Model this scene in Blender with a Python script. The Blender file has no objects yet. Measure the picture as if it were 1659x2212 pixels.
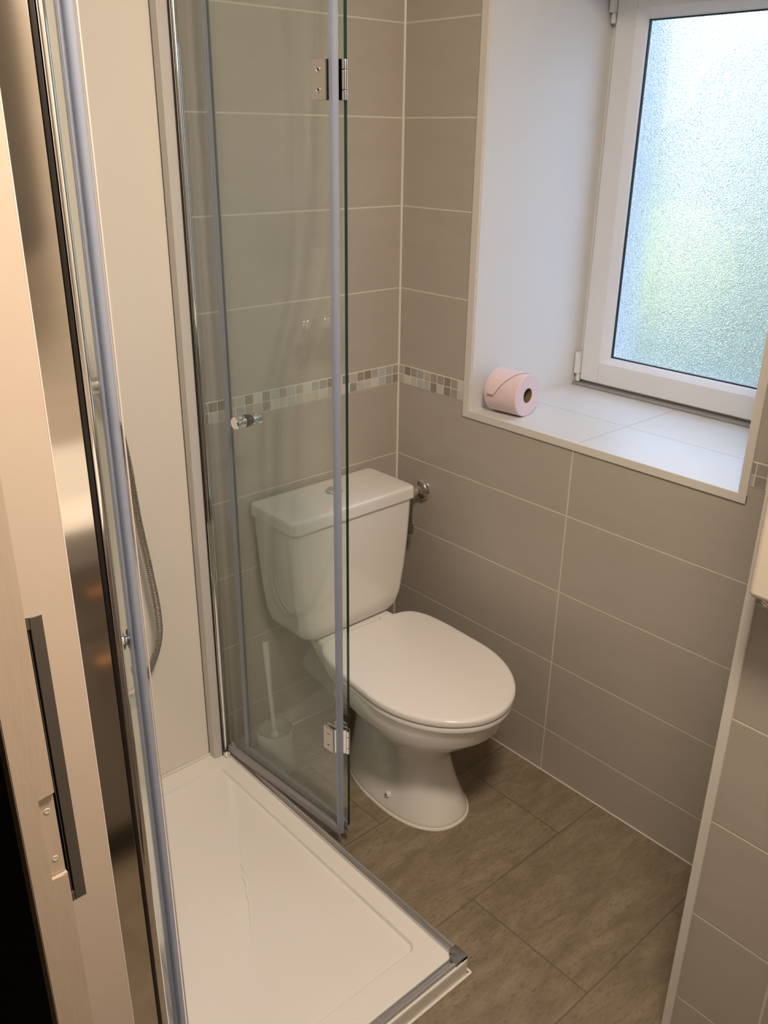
import bpy, bmesh, math, random
from mathutils import Vector, Matrix
random.seed(4)
S = bpy.context.scene
COL = S.collection
PI = math.pi

# ------------------------------------------------------------ camera
CAM = Vector((-1.5813, -1.7031, 1.5484)); YAW, PITCH, ROLL, FPX = 0.7336, -0.4052, 0.0132, 1908.2
cy_, sy_, cp_, sp_ = math.cos(YAW), math.sin(YAW), math.cos(PITCH), math.sin(PITCH)
fw = Vector((sy_*cp_, cy_*cp_, sp_)); rt = Vector((cy_, -sy_, 0)); up = rt.cross(fw)
r2 = rt*math.cos(ROLL) + up*math.sin(ROLL); u2 = r2.cross(fw)
cam = bpy.data.objects.new('camera', bpy.data.cameras.new('camera')); COL.objects.link(cam)
cam.matrix_world = Matrix(((r2.x, u2.x, -fw.x, CAM.x), (r2.y, u2.y, -fw.y, CAM.y), (r2.z, u2.z, -fw.z, CAM.z), (0, 0, 0, 1)))
cam.data.sensor_fit = 'VERTICAL'; cam.data.sensor_height = 24.0; cam.data.lens = FPX/2212*24.0
cam.data.clip_start = 0.02
S.camera = cam

# ------------------------------------------------------------ light, exposure
S.view_settings.view_transform = 'Standard'; S.view_settings.look = 'None'
S.view_settings.gamma = 1; S.view_settings.use_curve_mapping = False
S.view_settings.exposure = -0.2
W = bpy.data.worlds.new('sky'); S.world = W; W.use_nodes = True
bgn = W.node_tree.nodes['Background']; bgn.inputs[0].default_value = (0.50, 0.66, 1.0, 1); bgn.inputs[1].default_value = 7.0
try: S.cycles.transparent_max_bounces = 24
except Exception: pass

def area(name, loc, target, w, h, power, col, shape='RECTANGLE', spread=180):
    l = bpy.data.lights.new(name, 'AREA'); l.shape = shape; l.size = w; l.size_y = h; l.energy = power; l.color = col
    l.spread = math.radians(spread)
    o = bpy.data.objects.new(name, l); COL.objects.link(o); o.location = loc
    o.rotation_euler = (Vector(target)-Vector(loc)).to_track_quat('-Z', 'Y').to_euler(); return o
WARM = (1.0, 0.82, 0.655)
area('ceiling_lamp', (-1.04, -1.48, 2.37), (-1.04, -1.48, 0), .32, .32, 33, WARM, 'DISK')
area('mirror_lamp', (-0.70, -1.96, 1.90), (-0.70, 0.0, 0.9), .05, .30, 1.6, WARM)

# ------------------------------------------------------------ node helpers
class G:
    def __init__(s, name):
        s.m = bpy.data.materials.new(name); s.m.use_nodes = True; s.t = s.m.node_tree
        s.t.nodes.clear(); s.out = s.t.nodes.new('ShaderNodeOutputMaterial')
    def n(s, typ, ins=None, **kw):
        nd = s.t.nodes.new('ShaderNode'+typ)
        for k, v in kw.items(): setattr(nd, k, v)
        for k, v in (ins or {}).items(): s.set(nd.inputs[k], v)
        return nd
    def set(s, sock, v):
        if isinstance(v, bpy.types.NodeSocket): s.t.links.new(v, sock)
        elif isinstance(v, bpy.types.Node): s.t.links.new(v.outputs[0], sock)
        else:
            if isinstance(v, (tuple, list)) and len(v) == 3 and sock.type == 'RGBA': v = (*v, 1)
            sock.default_value = v
    def ma(s, op, a, b=0.0, c=0.0, clamp=False):
        nd = s.t.nodes.new('ShaderNodeMath'); nd.operation = op; nd.use_clamp = clamp
        s.set(nd.inputs[0], a); s.set(nd.inputs[1], b); s.set(nd.inputs[2], c); return nd.outputs[0]
    def mix(s, f, a, b):
        nd = s.t.nodes.new('ShaderNodeMix'); nd.data_type = 'RGBA'
        s.set(nd.inputs[0], f); s.set(nd.inputs[6], a); s.set(nd.inputs[7], b); return nd.outputs[2]
    def ramp(s, f, pts):
        nd = s.t.nodes.new('ShaderNodeValToRGB'); s.set(nd.inputs[0], f); e = nd.color_ramp.elements
        while len(e) > 1: e.remove(e[0])
        e[0].position = pts[0][0]; e[0].color = (*pts[0][1], 1)
        for p, c in pts[1:]:
            q = e.new(p); q.color = (*c, 1)
        return nd.outputs[0]
    def fin(s, sh, disp=None):
        s.set(s.out.inputs[0], sh); return s.m
    def line(s, x, period, off, w):      # 1 on a joint, 0 on the tile
        a = s.ma('FRACT', s.ma('ADD', s.ma('DIVIDE', s.ma('SUBTRACT', x, off), period), 0.5))
        d = s.ma('MULTIPLY', s.ma('ABSOLUTE', s.ma('SUBTRACT', a, 0.5)), period)
        nd = s.n('MapRange', {0: d, 1: w*0.7, 2: w*1.3, 3: 1.0, 4: 0.0}); return nd.outputs[0]

def plain(name, col, rough=0.4, metal=0.0, noise=0.0, scale=20, bump=0.0, coat=0.0, spec=None, trans=0.0, sss=0.0, stretch=None):
    g = G(name); p = g.n('BsdfPrincipled', {'Roughness': rough, 'Metallic': metal, 'Coat Weight': coat, 'Coat Roughness': 0.05})
    if spec is not None: p.inputs['Specular IOR Level'].default_value = spec
    if trans: p.inputs['Transmission Weight'].default_value = trans
    if sss: p.inputs['Subsurface Weight'].default_value = sss; p.inputs['Subsurface Radius'].default_value = (.01, .01, .01)
    if noise or bump:
        tc = g.n('TexCoord'); v = tc.outputs['Object']
        if stretch: v = g.n('Mapping', {0: v, 3: stretch}).outputs[0]
        nz = g.n('TexNoise', {'Vector': v, 'Scale': scale, 'Detail': 5.0, 'Roughness': .6})
        if noise:
            g.set(p.inputs['Base Color'], g.mix(nz.outputs[0], tuple(c*(1-noise) for c in col), tuple(min(1, c*(1+noise)) for c in col)))
        else: g.set(p.inputs['Base Color'], col)
        if bump: g.set(p.inputs['Normal'], g.n('Bump', {'Strength': bump, 'Distance': .002, 'Height': nz.outputs[0]}).outputs[0])
    else: g.set(p.inputs['Base Color'], col)
    return g.fin(p)

T = 0.2; ZM = 0.934; MH = 0.049     # tile height, bottom and height of the mosaic border
def tilewall(name, axis, poff, col, grout, period=0.6):
    g = G(name); tc = g.n('TexCoord'); sep = g.n('SeparateXYZ', {0: tc.outputs['Object']})
    u, z = sep.outputs[axis], sep.outputs[2]
    lo = g.line(z, T, ZM, .0017); hi = g.line(z, T, ZM+MH, .0017)
    above = g.ma('GREATER_THAN', z, ZM+MH/2)
    lv = g.ma('ADD', g.ma('MULTIPLY', hi, above), g.ma('MULTIPLY', lo, g.ma('SUBTRACT', 1.0, above)))
    lu = g.line(u, period, poff, .0019)
    gm = g.ma('MAXIMUM', lv, lu)
    mp = g.n('Mapping', {0: tc.outputs['Object'], 3: (2, 2, 9)})
    nz = g.n('TexNoise', {'Vector': mp.outputs[0], 'Scale': 3.0, 'Detail': 6.0, 'Roughness': .65})
    fn = g.n('TexNoise', {'Vector': tc.outputs['Object'], 'Scale': 260.0, 'Detail': 2.0})
    c = g.mix(nz.outputs[0], tuple(x*.90 for x in col), tuple(min(1, x*1.08) for x in col))
    c = g.mix(g.ma('MULTIPLY', fn.outputs[0], .12), c, (.25, .22, .18))
    c = g.mix(gm, c, grout)
    p = g.n('BsdfPrincipled', {'Base Color': c, 'Roughness': g.ma('ADD', .36, g.ma('MULTIPLY', gm, .4))})
    h = g.ma('ADD', g.ma('MULTIPLY', gm, -1.0), g.ma('MULTIPLY', nz.outputs[0], .25))
    g.set(p.inputs['Normal'], g.n('Bump', {'Strength': .35, 'Distance': .0015, 'Height': h}).outputs[0])
    return g.fin(p)

TILE = (.505, .46, .40); GROUT = (.74, .69, .61)
m_tile_x = tilewall('greige_tile_back', 0, 0.0, TILE, GROUT)
m_tile_b = tilewall('greige_tile_window_wall', 1, -0.584, TILE, GROUT)
m_tile_p = tilewall('greige_tile_stub_wall', 1, -1.374, TILE, GROUT)

def floor_mat():
    g = G('brown_slate_floor_tile'); tc = g.n('TexCoord'); sep = g.n('SeparateXYZ', {0: tc.outputs['Object']})
    x, y = sep.outputs[0], sep.outputs[1]
    ly = g.line(y, .307, -.455, .0016)
    row = g.ma('FLOOR', g.ma('DIVIDE', g.ma('SUBTRACT', y, -.455), .307))
    xs = g.ma('ADD', x, g.ma('MULTIPLY', row, .305))
    lx = g.line(xs, .61, -.15-.305, .0016)
    gm = g.ma('MAXIMUM', lx, ly)
    col_i = g.ma('FLOOR', g.ma('DIVIDE', g.ma('SUBTRACT', xs, -.455), .61))
    wn = g.n('TexWhiteNoise', {0: g.n('CombineXYZ', {0: row, 1: col_i}).outputs[0]}, noise_dimensions='3D')
    off = g.n('VectorMath', {0: tc.outputs['Object'], 1: wn.outputs[1]}, operation='ADD')
    mp = g.n('Mapping', {0: off.outputs[0], 2: (0, 0, .5), 3: (1.0, 3.2, 1)})
    n1 = g.n('TexNoise', {'Vector': mp.outputs[0], 'Scale': 9.0, 'Detail': 8.0, 'Roughness': .68, 'Distortion': .6})
    n2 = g.n('TexNoise', {'Vector': mp.outputs[0], 'Scale': 60.0, 'Detail': 6.0, 'Roughness': .7})
    n3 = g.n('TexNoise', {'Vector': off.outputs[0], 'Scale': 2.0, 'Detail': 3.0})
    c = g.ramp(n1.outputs[0], [(.3, (.165, .128, .083)), (.5, (.235, .188, .128)), (.68, (.31, .258, .182))])
    c = g.mix(g.ramp(n2.outputs[0], [(.36, (.85, .85, .85)), (.47, (0, 0, 0))]), c, (.13, .098, .062))
    c = g.mix(g.ma('MULTIPLY', n3.outputs[0], .25), c, (.30, .25, .17))
    c = g.mix(g.ma('MULTIPLY', gm, .75), c, (.13, .102, .072))
    p = g.n('BsdfPrincipled', {'Base Color': c, 'Roughness': .5})
    h = g.ma('ADD', g.ma('MULTIPLY', gm, -1.2), g.ma('MULTIPLY', n1.outputs[0], .9)); h = g.ma('ADD', h, g.ma('MULTIPLY', n2.outputs[0], .5))
    g.set(p.inputs['Normal'], g.n('Bump', {'Strength': .45, 'Distance': .002, 'Height': h}).outputs[0])
    return g.fin(p)

def mosaic_mat(name, axis):
    g = G(name); tc = g.n('TexCoord'); sep = g.n('SeparateXYZ', {0: tc.outputs['Object']})
    u, z = sep.outputs[axis], sep.outputs[2]; P = .0245
    a = g.line(u, P, 0.0, .0011); b = g.line(z, P, ZM, .0011); gm = g.ma('MAXIMUM', a, b)
    iu = g.ma('FLOOR', g.ma('DIVIDE', u, P)); iz = g.ma('FLOOR', g.ma('DIVIDE', g.ma('SUBTRACT', z, ZM), P))
    wn = g.n('TexWhiteNoise', {0: g.n('CombineXYZ', {0: iu, 1: iz, 2: 7.3+axis}).outputs[0]}, noise_dimensions='3D')
    base = g.n('ValToRGB'); base.color_ramp.interpolation = 'CONSTANT'; g.set(base.inputs[0], wn.outputs[0])
    cols = [(.62, .58, .52), (.30, .275, .23), (.52, .47, .41), (.40, .43, .43), (.70, .68, .63), (.24, .20, .16), (.50, .52, .51), (.58, .53, .46), (.36, .33, .29)]
    e = base.color_ramp.elements
    while len(e) > 1: e.remove(e[0])
    e[0].position = 0; e[0].color = (*cols[0], 1)
    for i, c in enumerate(cols[1:]):
        q = e.new((i+1)/len(cols)); q.color = (*c, 1)
    off = g.n('VectorMath', {0: tc.outputs['Object'], 1: wn.outputs[1]}, operation='ADD')
    wv = g.n('TexNoise', {'Vector': g.n('Mapping', {0: off.outputs[0], 3: (1, 1, 3)}).outputs[0], 'Scale': 120.0, 'Detail': 3.0, 'Distortion': 2.0})
    c = g.mix(g.ma('MULTIPLY', wv.outputs[0], .32), base.outputs[0], (.72, .68, .62))
    c = g.mix(gm, c, (.80, .76, .69))
    p = g.n('BsdfPrincipled', {'Base Color': c, 'Roughness': .25})
    g.set(p.inputs['Normal'], g.n('Bump', {'Strength': .5, 'Distance': .001, 'Height': g.ma('MULTIPLY', gm, -1.0)}).outputs[0])
    return g.fin(p)

def sill_mat():
    g = G('pale_glazed_sill_tile'); tc = g.n('TexCoord'); sep = g.n('SeparateXYZ', {0: tc.outputs['Object']})
    gm = g.ma('MAXIMUM', g.line(sep.outputs[0], .4, .192, .0014), g.line(sep.outputs[1], .6, -.592, .0014))
    nz = g.n('TexNoise', {'Vector': tc.outputs['Object'], 'Scale': 8.0, 'Detail': 4.0})
    c = g.mix(nz.outputs[0], (.70, .69, .66), (.76, .75, .72)); c = g.mix(gm, c, (.50, .47, .44))
    p = g.n('BsdfPrincipled', {'Base Color': c, 'Roughness': .28})
    g.set(p.inputs['Normal'], g.n('Bump', {'Strength': .3, 'Distance': .001, 'Height': g.ma('MULTIPLY', gm, -1.0)}).outputs[0])
    return g.fin(p)

def clear_glass(name, tint, fres=1.5, extra=0.0):
    g = G(name); tr = g.n('BsdfTransparent', {0: tint}); gl = g.n('BsdfGlossy', {'Color': (1, 1, 1, 1), 'Roughness': 0.0})
    ge = g.n('NewGeometry'); dt = g.n('VectorMath', {0: ge.outputs['Normal'], 1: ge.outputs['Incoming']}, operation='DOT_PRODUCT')
    k = g.ma('POWER', g.ma('SUBTRACT', 1.0, g.ma('ABSOLUTE', dt.outputs[1]), clamp=True), 5.0)
    fr = g.ma('ADD', g.ma('MULTIPLY', k, .955), .045, clamp=True)
    mx = g.n('MixShader', {0: fr, 1: tr, 2: gl}); return g.fin(mx)

def frosted():
    g = G('stippled_obscure_glass'); tc = g.n('TexCoord')
    vo = g.n('TexVoronoi', {'Vector': tc.outputs['Object'], 'Scale': 330.0}, feature='SMOOTH_F1')
    n2 = g.n('TexNoise', {'Vector': tc.outputs['Object'], 'Scale': 190.0, 'Detail': 2.0, 'Distortion': 1.0})
    h = g.ma('ADD', g.ma('MULTIPLY', vo.outputs[0], 1.0), g.ma('MULTIPLY', n2.outputs[0], 1.0))
    bp = g.n('Bump', {'Strength': 1.0, 'Distance': .0021, 'Height': h}).outputs[0]
    rf = g.n('BsdfRefraction', {'Color': (.97, .98, .99, 1), 'Roughness': .16, 'IOR': 1.35, 'Normal': bp})
    tl = g.n('BsdfTranslucent', {'Color': (.96, .98, .99, 1), 'Normal': bp})
    tr = g.n('BsdfTransparent', {0: (.95, 1, .99, 1)})
    gl = g.n('BsdfGlossy', {'Roughness': .12, 'Normal': bp})
    a = g.n('MixShader', {0: .12, 1: rf, 2: tl}); b = g.n('MixShader', {0: .25, 1: a, 2: tr})
    c = g.n('MixShader', {0: .05, 1: b, 2: gl}); return g.fin(c)

def seal_mat():
    g = G('clear_vinyl_seal'); tr = g.n('BsdfTransparent', {0: (.80, .82, .90, 1)})
    p = g.n('BsdfPrincipled', {'Base Color': (.43, .49, .62), 'Roughness': .14})  # vinyl tint made bluer to carry the window's reflection
    return g.fin(g.n('MixShader', {0: .62, 1: tr, 2: p}))

m_floor = floor_mat(); m_mos_x = mosaic_mat('mosaic_back', 0); m_mos_y = mosaic_mat('mosaic_side', 1); m_sill = sill_mat()
m_glass = clear_glass('shower_glass', (.955, .975, .963, 1)); m_frost = frosted(); m_seal = seal_mat()
m_seal2 = plain('grey_vinyl_bottom_seal', (.33, .31, .32), .2)
m_edge = plain('green_glass_edge', (.004, .045, .028), .08)
m_panel = plain('white_acrylic_panel', (.80, .76, .69), .16, noise=.01, scale=3)
m_acry = plain('white_acrylic_tray', (.84, .81, .77), .13, noise=.008, scale=4, bump=.02)
m_cer = plain('white_ceramic', (.82, .80, .76), .07, coat=.5)
m_seat = plain('white_thermoset', (.83, .80, .77), .14)
m_white = plain('white_paint', (.80, .79, .77), .55, noise=.015, scale=7, bump=.06)
m_ceil = plain('ceiling_white', (.85, .84, .82), .8)
m_pvc = plain('white_pvc', (.80, .80, .80), .25)
m_trim = plain('white_tile_trim', (.76, .73, .68), .35)
m_chrome = plain('chrome', (.86, .86, .87), .06, metal=1)
m_satin = plain('polished_profile', (.80, .76, .70), .085, metal=1)
m_alu = plain('satin_aluminium', (.62, .61, .60), .28, metal=.9)
m_channel = plain('grey_channel', (.60, .58, .55), .35)
m_steel = plain('brushed_steel', (.60, .58, .56), .35, metal=.9)
m_dark = plain('dark_gasket', (.012, .009, .008), .35)
m_black = plain('black_rubber', (.01, .01, .01), .4)
m_pull = plain('dark_grey_metal_pull', (.105, .095, .08), .45, metal=.1)
m_jamb = plain('old_gloss_paint_jamb', (.58, .48, .38), .38, noise=.07, scale=22, bump=.9, stretch=(1, 1, .15))
m_leaf = plain('cream_gloss_paint', (.67, .57, .47), .32, noise=.03, scale=14, bump=.15)
m_hall = plain('unlit_hall_wall', (.006, .004, .0025), .9)  # near-black colour holds the shade of the unlit hall
m_pink = plain('pink_tissue', (.86, .70, .73), .95, noise=.03, scale=200, bump=.25)
m_card = plain('brown_cardboard', (.20, .14, .08), .9)
m_plastic = plain('white_translucent_plastic', (.90, .91, .89), .3)
m_bristle = plain('grey_bristles', (.40, .41, .40), .9, noise=.3, scale=300, bump=1)
m_ribbed = plain('white_pan_connector', (.66, .66, .66), .45)
m_grey_pl = plain('grey_plastic', (.09, .085, .075), .4)
m_braid = plain('steel_hose', (.40, .37, .33), .30, metal=.9)
m_vanity = plain('taupe_gloss_front', (.36, .32, .28), .25)
m_plinth = plain('dark_plinth', (.06, .055, .05), .5)
m_mirror = plain('mirror_glass', (.50, .48, .45), .03, metal=1)
m_gold = plain('orange_wood_handle', (.70, .38, .16), .4)
m_caulk = plain('white_silicone', (.80, .77, .70), .3)
m_render = plain('pale_render', (.78, .82, .90), .8)
m_stone = plain('mossy_garden_ground', (.17, .17, .09), .9, noise=.2, scale=6)

# ------------------------------------------------------------ mesh helpers
def wl(o):
    v = Vector(o.location)
    while o.parent: o = o.parent; v = v + Vector(o.location)
    return v
def obj(name, bm, mat, parent=None, kind=None, smooth=28, mats=None, label=None):
    me = bpy.data.meshes.new(name)
    if parent is not None: bmesh.ops.translate(bm, verts=bm.verts, vec=-wl(parent))
    bmesh.ops.recalc_face_normals(bm, faces=bm.faces)
    for f in bm.faces: f.smooth = bool(smooth)
    bm.to_mesh(me); bm.free()
    if smooth: me.set_sharp_from_angle(angle=math.radians(max(smooth, 35)))
    for m_ in ([mat] + (mats or [])): me.materials.append(m_)
    o = bpy.data.objects.new(name, me); COL.objects.link(o)
    if smooth: wm = o.modifiers.new('weighted', 'WEIGHTED_NORMAL'); wm.keep_sharp = True; wm.weight = 100
    if parent is not None: o.parent = parent
    if kind: o['kind'] = kind
    if label: o['label'] = label
    return o
def thing(name, label, cat, loc, group=None):
    o = bpy.data.objects.new(name, None); COL.objects.link(o); o.location = loc; o.empty_display_size = .05
    o['label'] = label; o['category'] = cat
    if group: o['group'] = group
    return o
def tag(o, label, cat, group=None):
    o['label'] = label; o['category'] = cat
    if group: o['group'] = group
    return o
def B(): return bmesh.new()
def box(bm, x0, x1, y0, y1, z0, z1, bev=0, seg=2, mi=0):
    r = bmesh.ops.create_cube(bm, size=1.0); vs = r['verts']
    for v in vs: v.co = Vector(((x0+x1)/2+v.co.x*(x1-x0), (y0+y1)/2+v.co.y*(y1-y0), (z0+z1)/2+v.co.z*(z1-z0)))
    fs = set(f for v in vs for f in v.link_faces)
    for f in fs: f.material_index = mi
    if bev:
        es = list(set(e for v in vs for e in v.link_edges)); bmesh.ops.bevel(bm, geom=es, offset=bev, segments=seg, affect='EDGES', profile=.5)
    return bm
def obox(bm, p, q, th, z0, z1, bev=0):      # upright slab from p to q (plan points), thickness th, centred
    p = Vector((p[0], p[1], 0)); q = Vector((q[0], q[1], 0)); d = (q-p).normalized(); n = Vector((-d.y, d.x, 0))*th/2
    pts = [p-n, q-n, q+n, p+n]; vb = [bm.verts.new((a.x, a.y, z0)) for a in pts]; vt = [bm.verts.new((a.x, a.y, z1)) for a in pts]
    fs = [bm.faces.new(vb[::-1]), bm.faces.new(vt)] + [bm.faces.new((vb[i], vb[(i+1) % 4], vt[(i+1) % 4], vt[i])) for i in range(4)]
    if bev:
        es = list(set(e for f in fs for e in f.edges)); bmesh.ops.bevel(bm, geom=es, offset=bev, segments=2, affect='EDGES')
    return bm
def loft(bm, rings, cap=True, closed=True):
    R_ = [[bm.verts.new(p) for p in r] for r in rings]; n = len(R_[0])
    for a, b in zip(R_[:-1], R_[1:]):
        for i in range(n if closed else n-1): bm.faces.new((a[i], a[(i+1) % n], b[(i+1) % n], b[i]))
    if cap: bm.faces.new(R_[0][::-1]); bm.faces.new(R_[-1])
    return bm
def prism(bm, pts, y0, y1, bev=0):       # outline in x, z pushed through y
    a = [bm.verts.new((x, y0, z)) for x, z in pts]; b = [bm.verts.new((x, y1, z)) for x, z in pts]; n = len(pts)
    fs = [bm.faces.new(a), bm.faces.new(b[::-1])] + [bm.faces.new((a[i], b[i], b[(i+1) % n], a[(i+1) % n])) for i in range(n)]
    if bev: bmesh.ops.bevel(bm, geom=list(fs[0].edges), offset=bev, segments=2, affect='EDGES')
    return bm
def twist(bm, ang=-.050, c=(-.298, -.2, 0)):
    bmesh.ops.rotate(bm, verts=bm.verts, cent=c, matrix=Matrix.Rotation(ang, 3, 'Z')); return bm
def lathe(bm, prof, c, axis=(0, 0, 1), n=32, cap=True):
    ax = Vector(axis).normalized(); q = ax.to_track_quat('Z', 'Y'); c = Vector(c)
    return loft(bm, [[c+q@Vector((r*math.cos(2*PI*i/n), r*math.sin(2*PI*i/n), h)) for i in range(n)] for r, h in prof], cap)
def cyl(bm, c0, c1, r, n=24, bev=0.0):
    c0, c1 = Vector(c0), Vector(c1); L = (c1-c0).length
    pr = [(r, 0), (r, L)] if not bev else [(r-bev, 0), (r-bev*.3, bev*.3), (r, bev), (r, L-bev), (r-bev*.3, L-bev*.3), (r-bev, L)]
    return lathe(bm, pr, c0, c1-c0, n)
def bez(pts, n=20):       # Catmull-Rom
    P_ = [Vector(p) for p in pts]; P_ = [P_[0]*2-P_[1]] + P_ + [P_[-1]*2-P_[-2]]; out = []
    for i in range(1, len(P_)-2):
        a, b, c, d = P_[i-1:i+3]
        for k in range(n):
            t = k/n; out.append(.5*((2*b)+(c-a)*t+(2*a-5*b+4*c-d)*t*t+(3*b-a-3*c+d)*t**3))
    out.append(P_[-2]); return out
def tube(bm, pts, rad, n=12, cap=True):
    pts = [Vector(p) for p in pts]; rings = []; prev = None
    for i, p in enumerate(pts):
        t = (pts[min(i+1, len(pts)-1)]-pts[max(i-1, 0)]).normalized()
        if prev is None: a = t.orthogonal().normalized()
        else: a = (prev-t*prev.dot(t)).normalized()
        prev = a; b = t.cross(a); r = rad(i) if callable(rad) else rad
        rings.append([p+a*r*math.cos(2*PI*k/n)+b*r*math.sin(2*PI*k/n) for k in range(n)])
    return loft(bm, rings, cap)
def resample(pts, step):
    out = [pts[0]]; acc = 0
    for a, b in zip(pts[:-1], pts[1:]):
        L = (b-a).length; s = step-acc
        while s <= L: out.append(a+(b-a)*(s/L)); s += step
        acc = L-(s-step)
    return out
def egg(cx, y0, y1, hw, z, yc=None, nf=2.0, nb=2.6, n=56, hb=None):   # y0 front (negative), y1 back; hb = half width at the back edge
    yc = yc if yc is not None else (y0+y1)/2; out = []
    for i in range(n):
        a = 2*PI*i/n; c, s = math.cos(a), math.sin(a)
        if s < 0:
            x = hw*math.copysign(abs(c)**(2/nf), c); y = yc-(yc-y0)*abs(s)**(2/nf)
        else:
            x = hw*math.copysign(abs(c)**(2/nb), c); y = yc+(y1-yc)*abs(s)**(2/nb)
            if hb is not None:
                k = (y-yc)/(y1-yc); x *= 1-(1-hb/hw)*k*k
        out.append(Vector((cx+x, y, z)))
    return out
def rrect(x0, x1, y0, y1, r, z, n=6):
    out = []
    for cx, cy, a0 in ((x1-r, y1-r, 0), (x0+r, y1-r, 90), (x0+r, y0+r, 180), (x1-r, y0+r, 270)):
        for k in range(n+1):
            a = math.radians(a0+90*k/n); out.append(Vector((cx+r*math.cos(a), cy+r*math.sin(a), z)))
    return out
def text_mesh(txt, size, mat, origin, xdir, zdir=(0, 0, 1), parent=None, name='printed_mark', label=None):
    cu = bpy.data.curves.new('t', 'FONT'); cu.body = txt; cu.size = size; cu.extrude = .0001; cu.align_x = 'CENTER'
    to = bpy.data.objects.new('t', cu); COL.objects.link(to); bpy.context.view_layer.update()
    me = bpy.data.meshes.new_from_object(to.evaluated_get(bpy.context.evaluated_depsgraph_get()))
    bpy.data.objects.remove(to); bm = B(); bm.from_mesh(me); bpy.data.meshes.remove(me)
    X, Z = Vector(xdir).normalized(), Vector(zdir); Y = X.cross(Z); o_ = Vector(origin)
    for v in bm.verts: v.co = o_+X*v.co.x+Z*v.co.y+Y*v.co.z
    return obj(name, bm, mat, parent, smooth=0, label=label)

# ------------------------------------------------------------ setting
XL, YF, ZC = -1.28, -2.10, 2.40
XS, YS = -0.435, -1.22         # stub wall face and end
struct = dict(kind='structure', smooth=0)
obj('floor', box(B(), -2.7, .02, -2.8, .0, -.1, 0), m_floor, **struct)
obj('ceiling', box(B(), -2.7, .14, -2.8, .12, ZC, ZC+.1), m_ceil, **struct)
wb = obj('wall_back', box(B(), -1.42, .0, 0, .12, 0, ZC), m_tile_x, **struct)
obj('mosaic_border', box(B(), -.655, -.0008, -.0015, 0, ZM, ZM+MH), m_mos_x, wb, smooth=0, label='small square mosaic tiles in grey, beige and pale blue')
# window wall with an opening y -.98..-.262, z .914..1.9
OY0, OY1, OZ0, OZ1, XW = -.980, -.262, .914, 1.97, .44
bm = B()
box(bm, 0, XW+.14, OY1, .12, 0, ZC); box(bm, 0, XW+.14, -2.2, OY0, 0, ZC)
box(bm, 0, XW+.14, OY0, OY1, 0, OZ0-.008); box(bm, 0, XW+.14, OY0, OY1, OZ1+.008, ZC)
wr = obj('wall_right', bm, m_tile_b, **struct)
obj('mosaic_border', box(B(), -.0015, 0, OY1+.02, -.0018, ZM, ZM+MH), m_mos_y, wr, smooth=0)
obj('mosaic_border', box(B(), -.0015, 0, YS, OY0-.017, ZM, ZM+MH), m_mos_y, wr, smooth=0)
# white reveals inside the opening
rv = B(); e = .004
box(rv, .001, XW, OY1-e, OY1+.0, OZ0, OZ1); box(rv, .001, XW, OY0, OY0+e, OZ0, OZ1); box(rv, .001, XW, OY0, OY1, OZ1-e, OZ1+.007)
obj('trim_1', rv, m_white, **struct)
obj('trim_2', box(B(), .001, XW, OY0, OY1, OZ0-.008, OZ0), m_sill, kind='structure', smooth=0)
# tile trim round the opening
tb = B(); w_ = .021; q = .006
box(tb, -.004, q, OY1-.001, OY1-.001+w_, OZ0-w_+.003, OZ1+w_, .0012); box(tb, -.004, q, OY0-w_+.005, OY0+.001, OZ0-w_+.003, OZ1+w_, .0012)
box(tb, -.0041, q, OY0-w_+.005, OY1+w_-.001, OZ0-w_+.003, OZ0+.001, .0012); box(tb, -.0041, q, OY0-w_+.005, OY1+w_-.001, OZ1-.001, OZ1+w_, .0012)
obj('trim_3', tb, m_trim, **struct)
# stub wall on the right
ws = obj('wall_stub', box(B(), XS, .0, YF, YS, 0, ZC), m_tile_p, **struct)
obj('mosaic_border', box(B(), XS-.0015, XS, YF, YS-.012, ZM, ZM+MH), m_mos_y, ws, smooth=0)
obj('trim_4', box(B(), XS-.004, XS+.006, YS-.012, YS+.004, 0, ZC, .0015), m_trim, **struct)
# joint silicone in the corners
bm = B(); cyl(bm, (-.001, -.001, 0), (-.001, -.001, ZC), .0032, 10); obj('trim_5', bm, m_caulk, kind='structure')
bm = B(); box(bm, -.003, 0, YS, -.003, 0, .0035, .001); box(bm, -.596, -.003, -.003, 0, 0, .0035, .001); obj('trim_6', bm, m_caulk, kind='structure')
# front wall, left wall with the doorway y -1.85..-1.0, hall
obj('wall_front', box(B(), -1.42, XS, YF-.12, YF, 0, ZC), m_tile_x, **struct)
bm = B(); box(bm, -1.294, XL, -.872, 0, 0, ZC); box(bm, -1.40, XL, YF, -1.85, 0, ZC); box(bm, -1.40, XL, -1.85, -.905, 2.12, ZC)
obj('wall_left', bm, m_white, **struct)
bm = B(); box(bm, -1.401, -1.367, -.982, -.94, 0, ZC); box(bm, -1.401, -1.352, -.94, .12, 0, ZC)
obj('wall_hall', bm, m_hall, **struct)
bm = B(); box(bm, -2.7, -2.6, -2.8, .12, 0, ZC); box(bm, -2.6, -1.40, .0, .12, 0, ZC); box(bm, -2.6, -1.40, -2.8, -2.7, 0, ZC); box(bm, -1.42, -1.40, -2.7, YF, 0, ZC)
obj('wall_passage', bm, m_hall, **struct)
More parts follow.
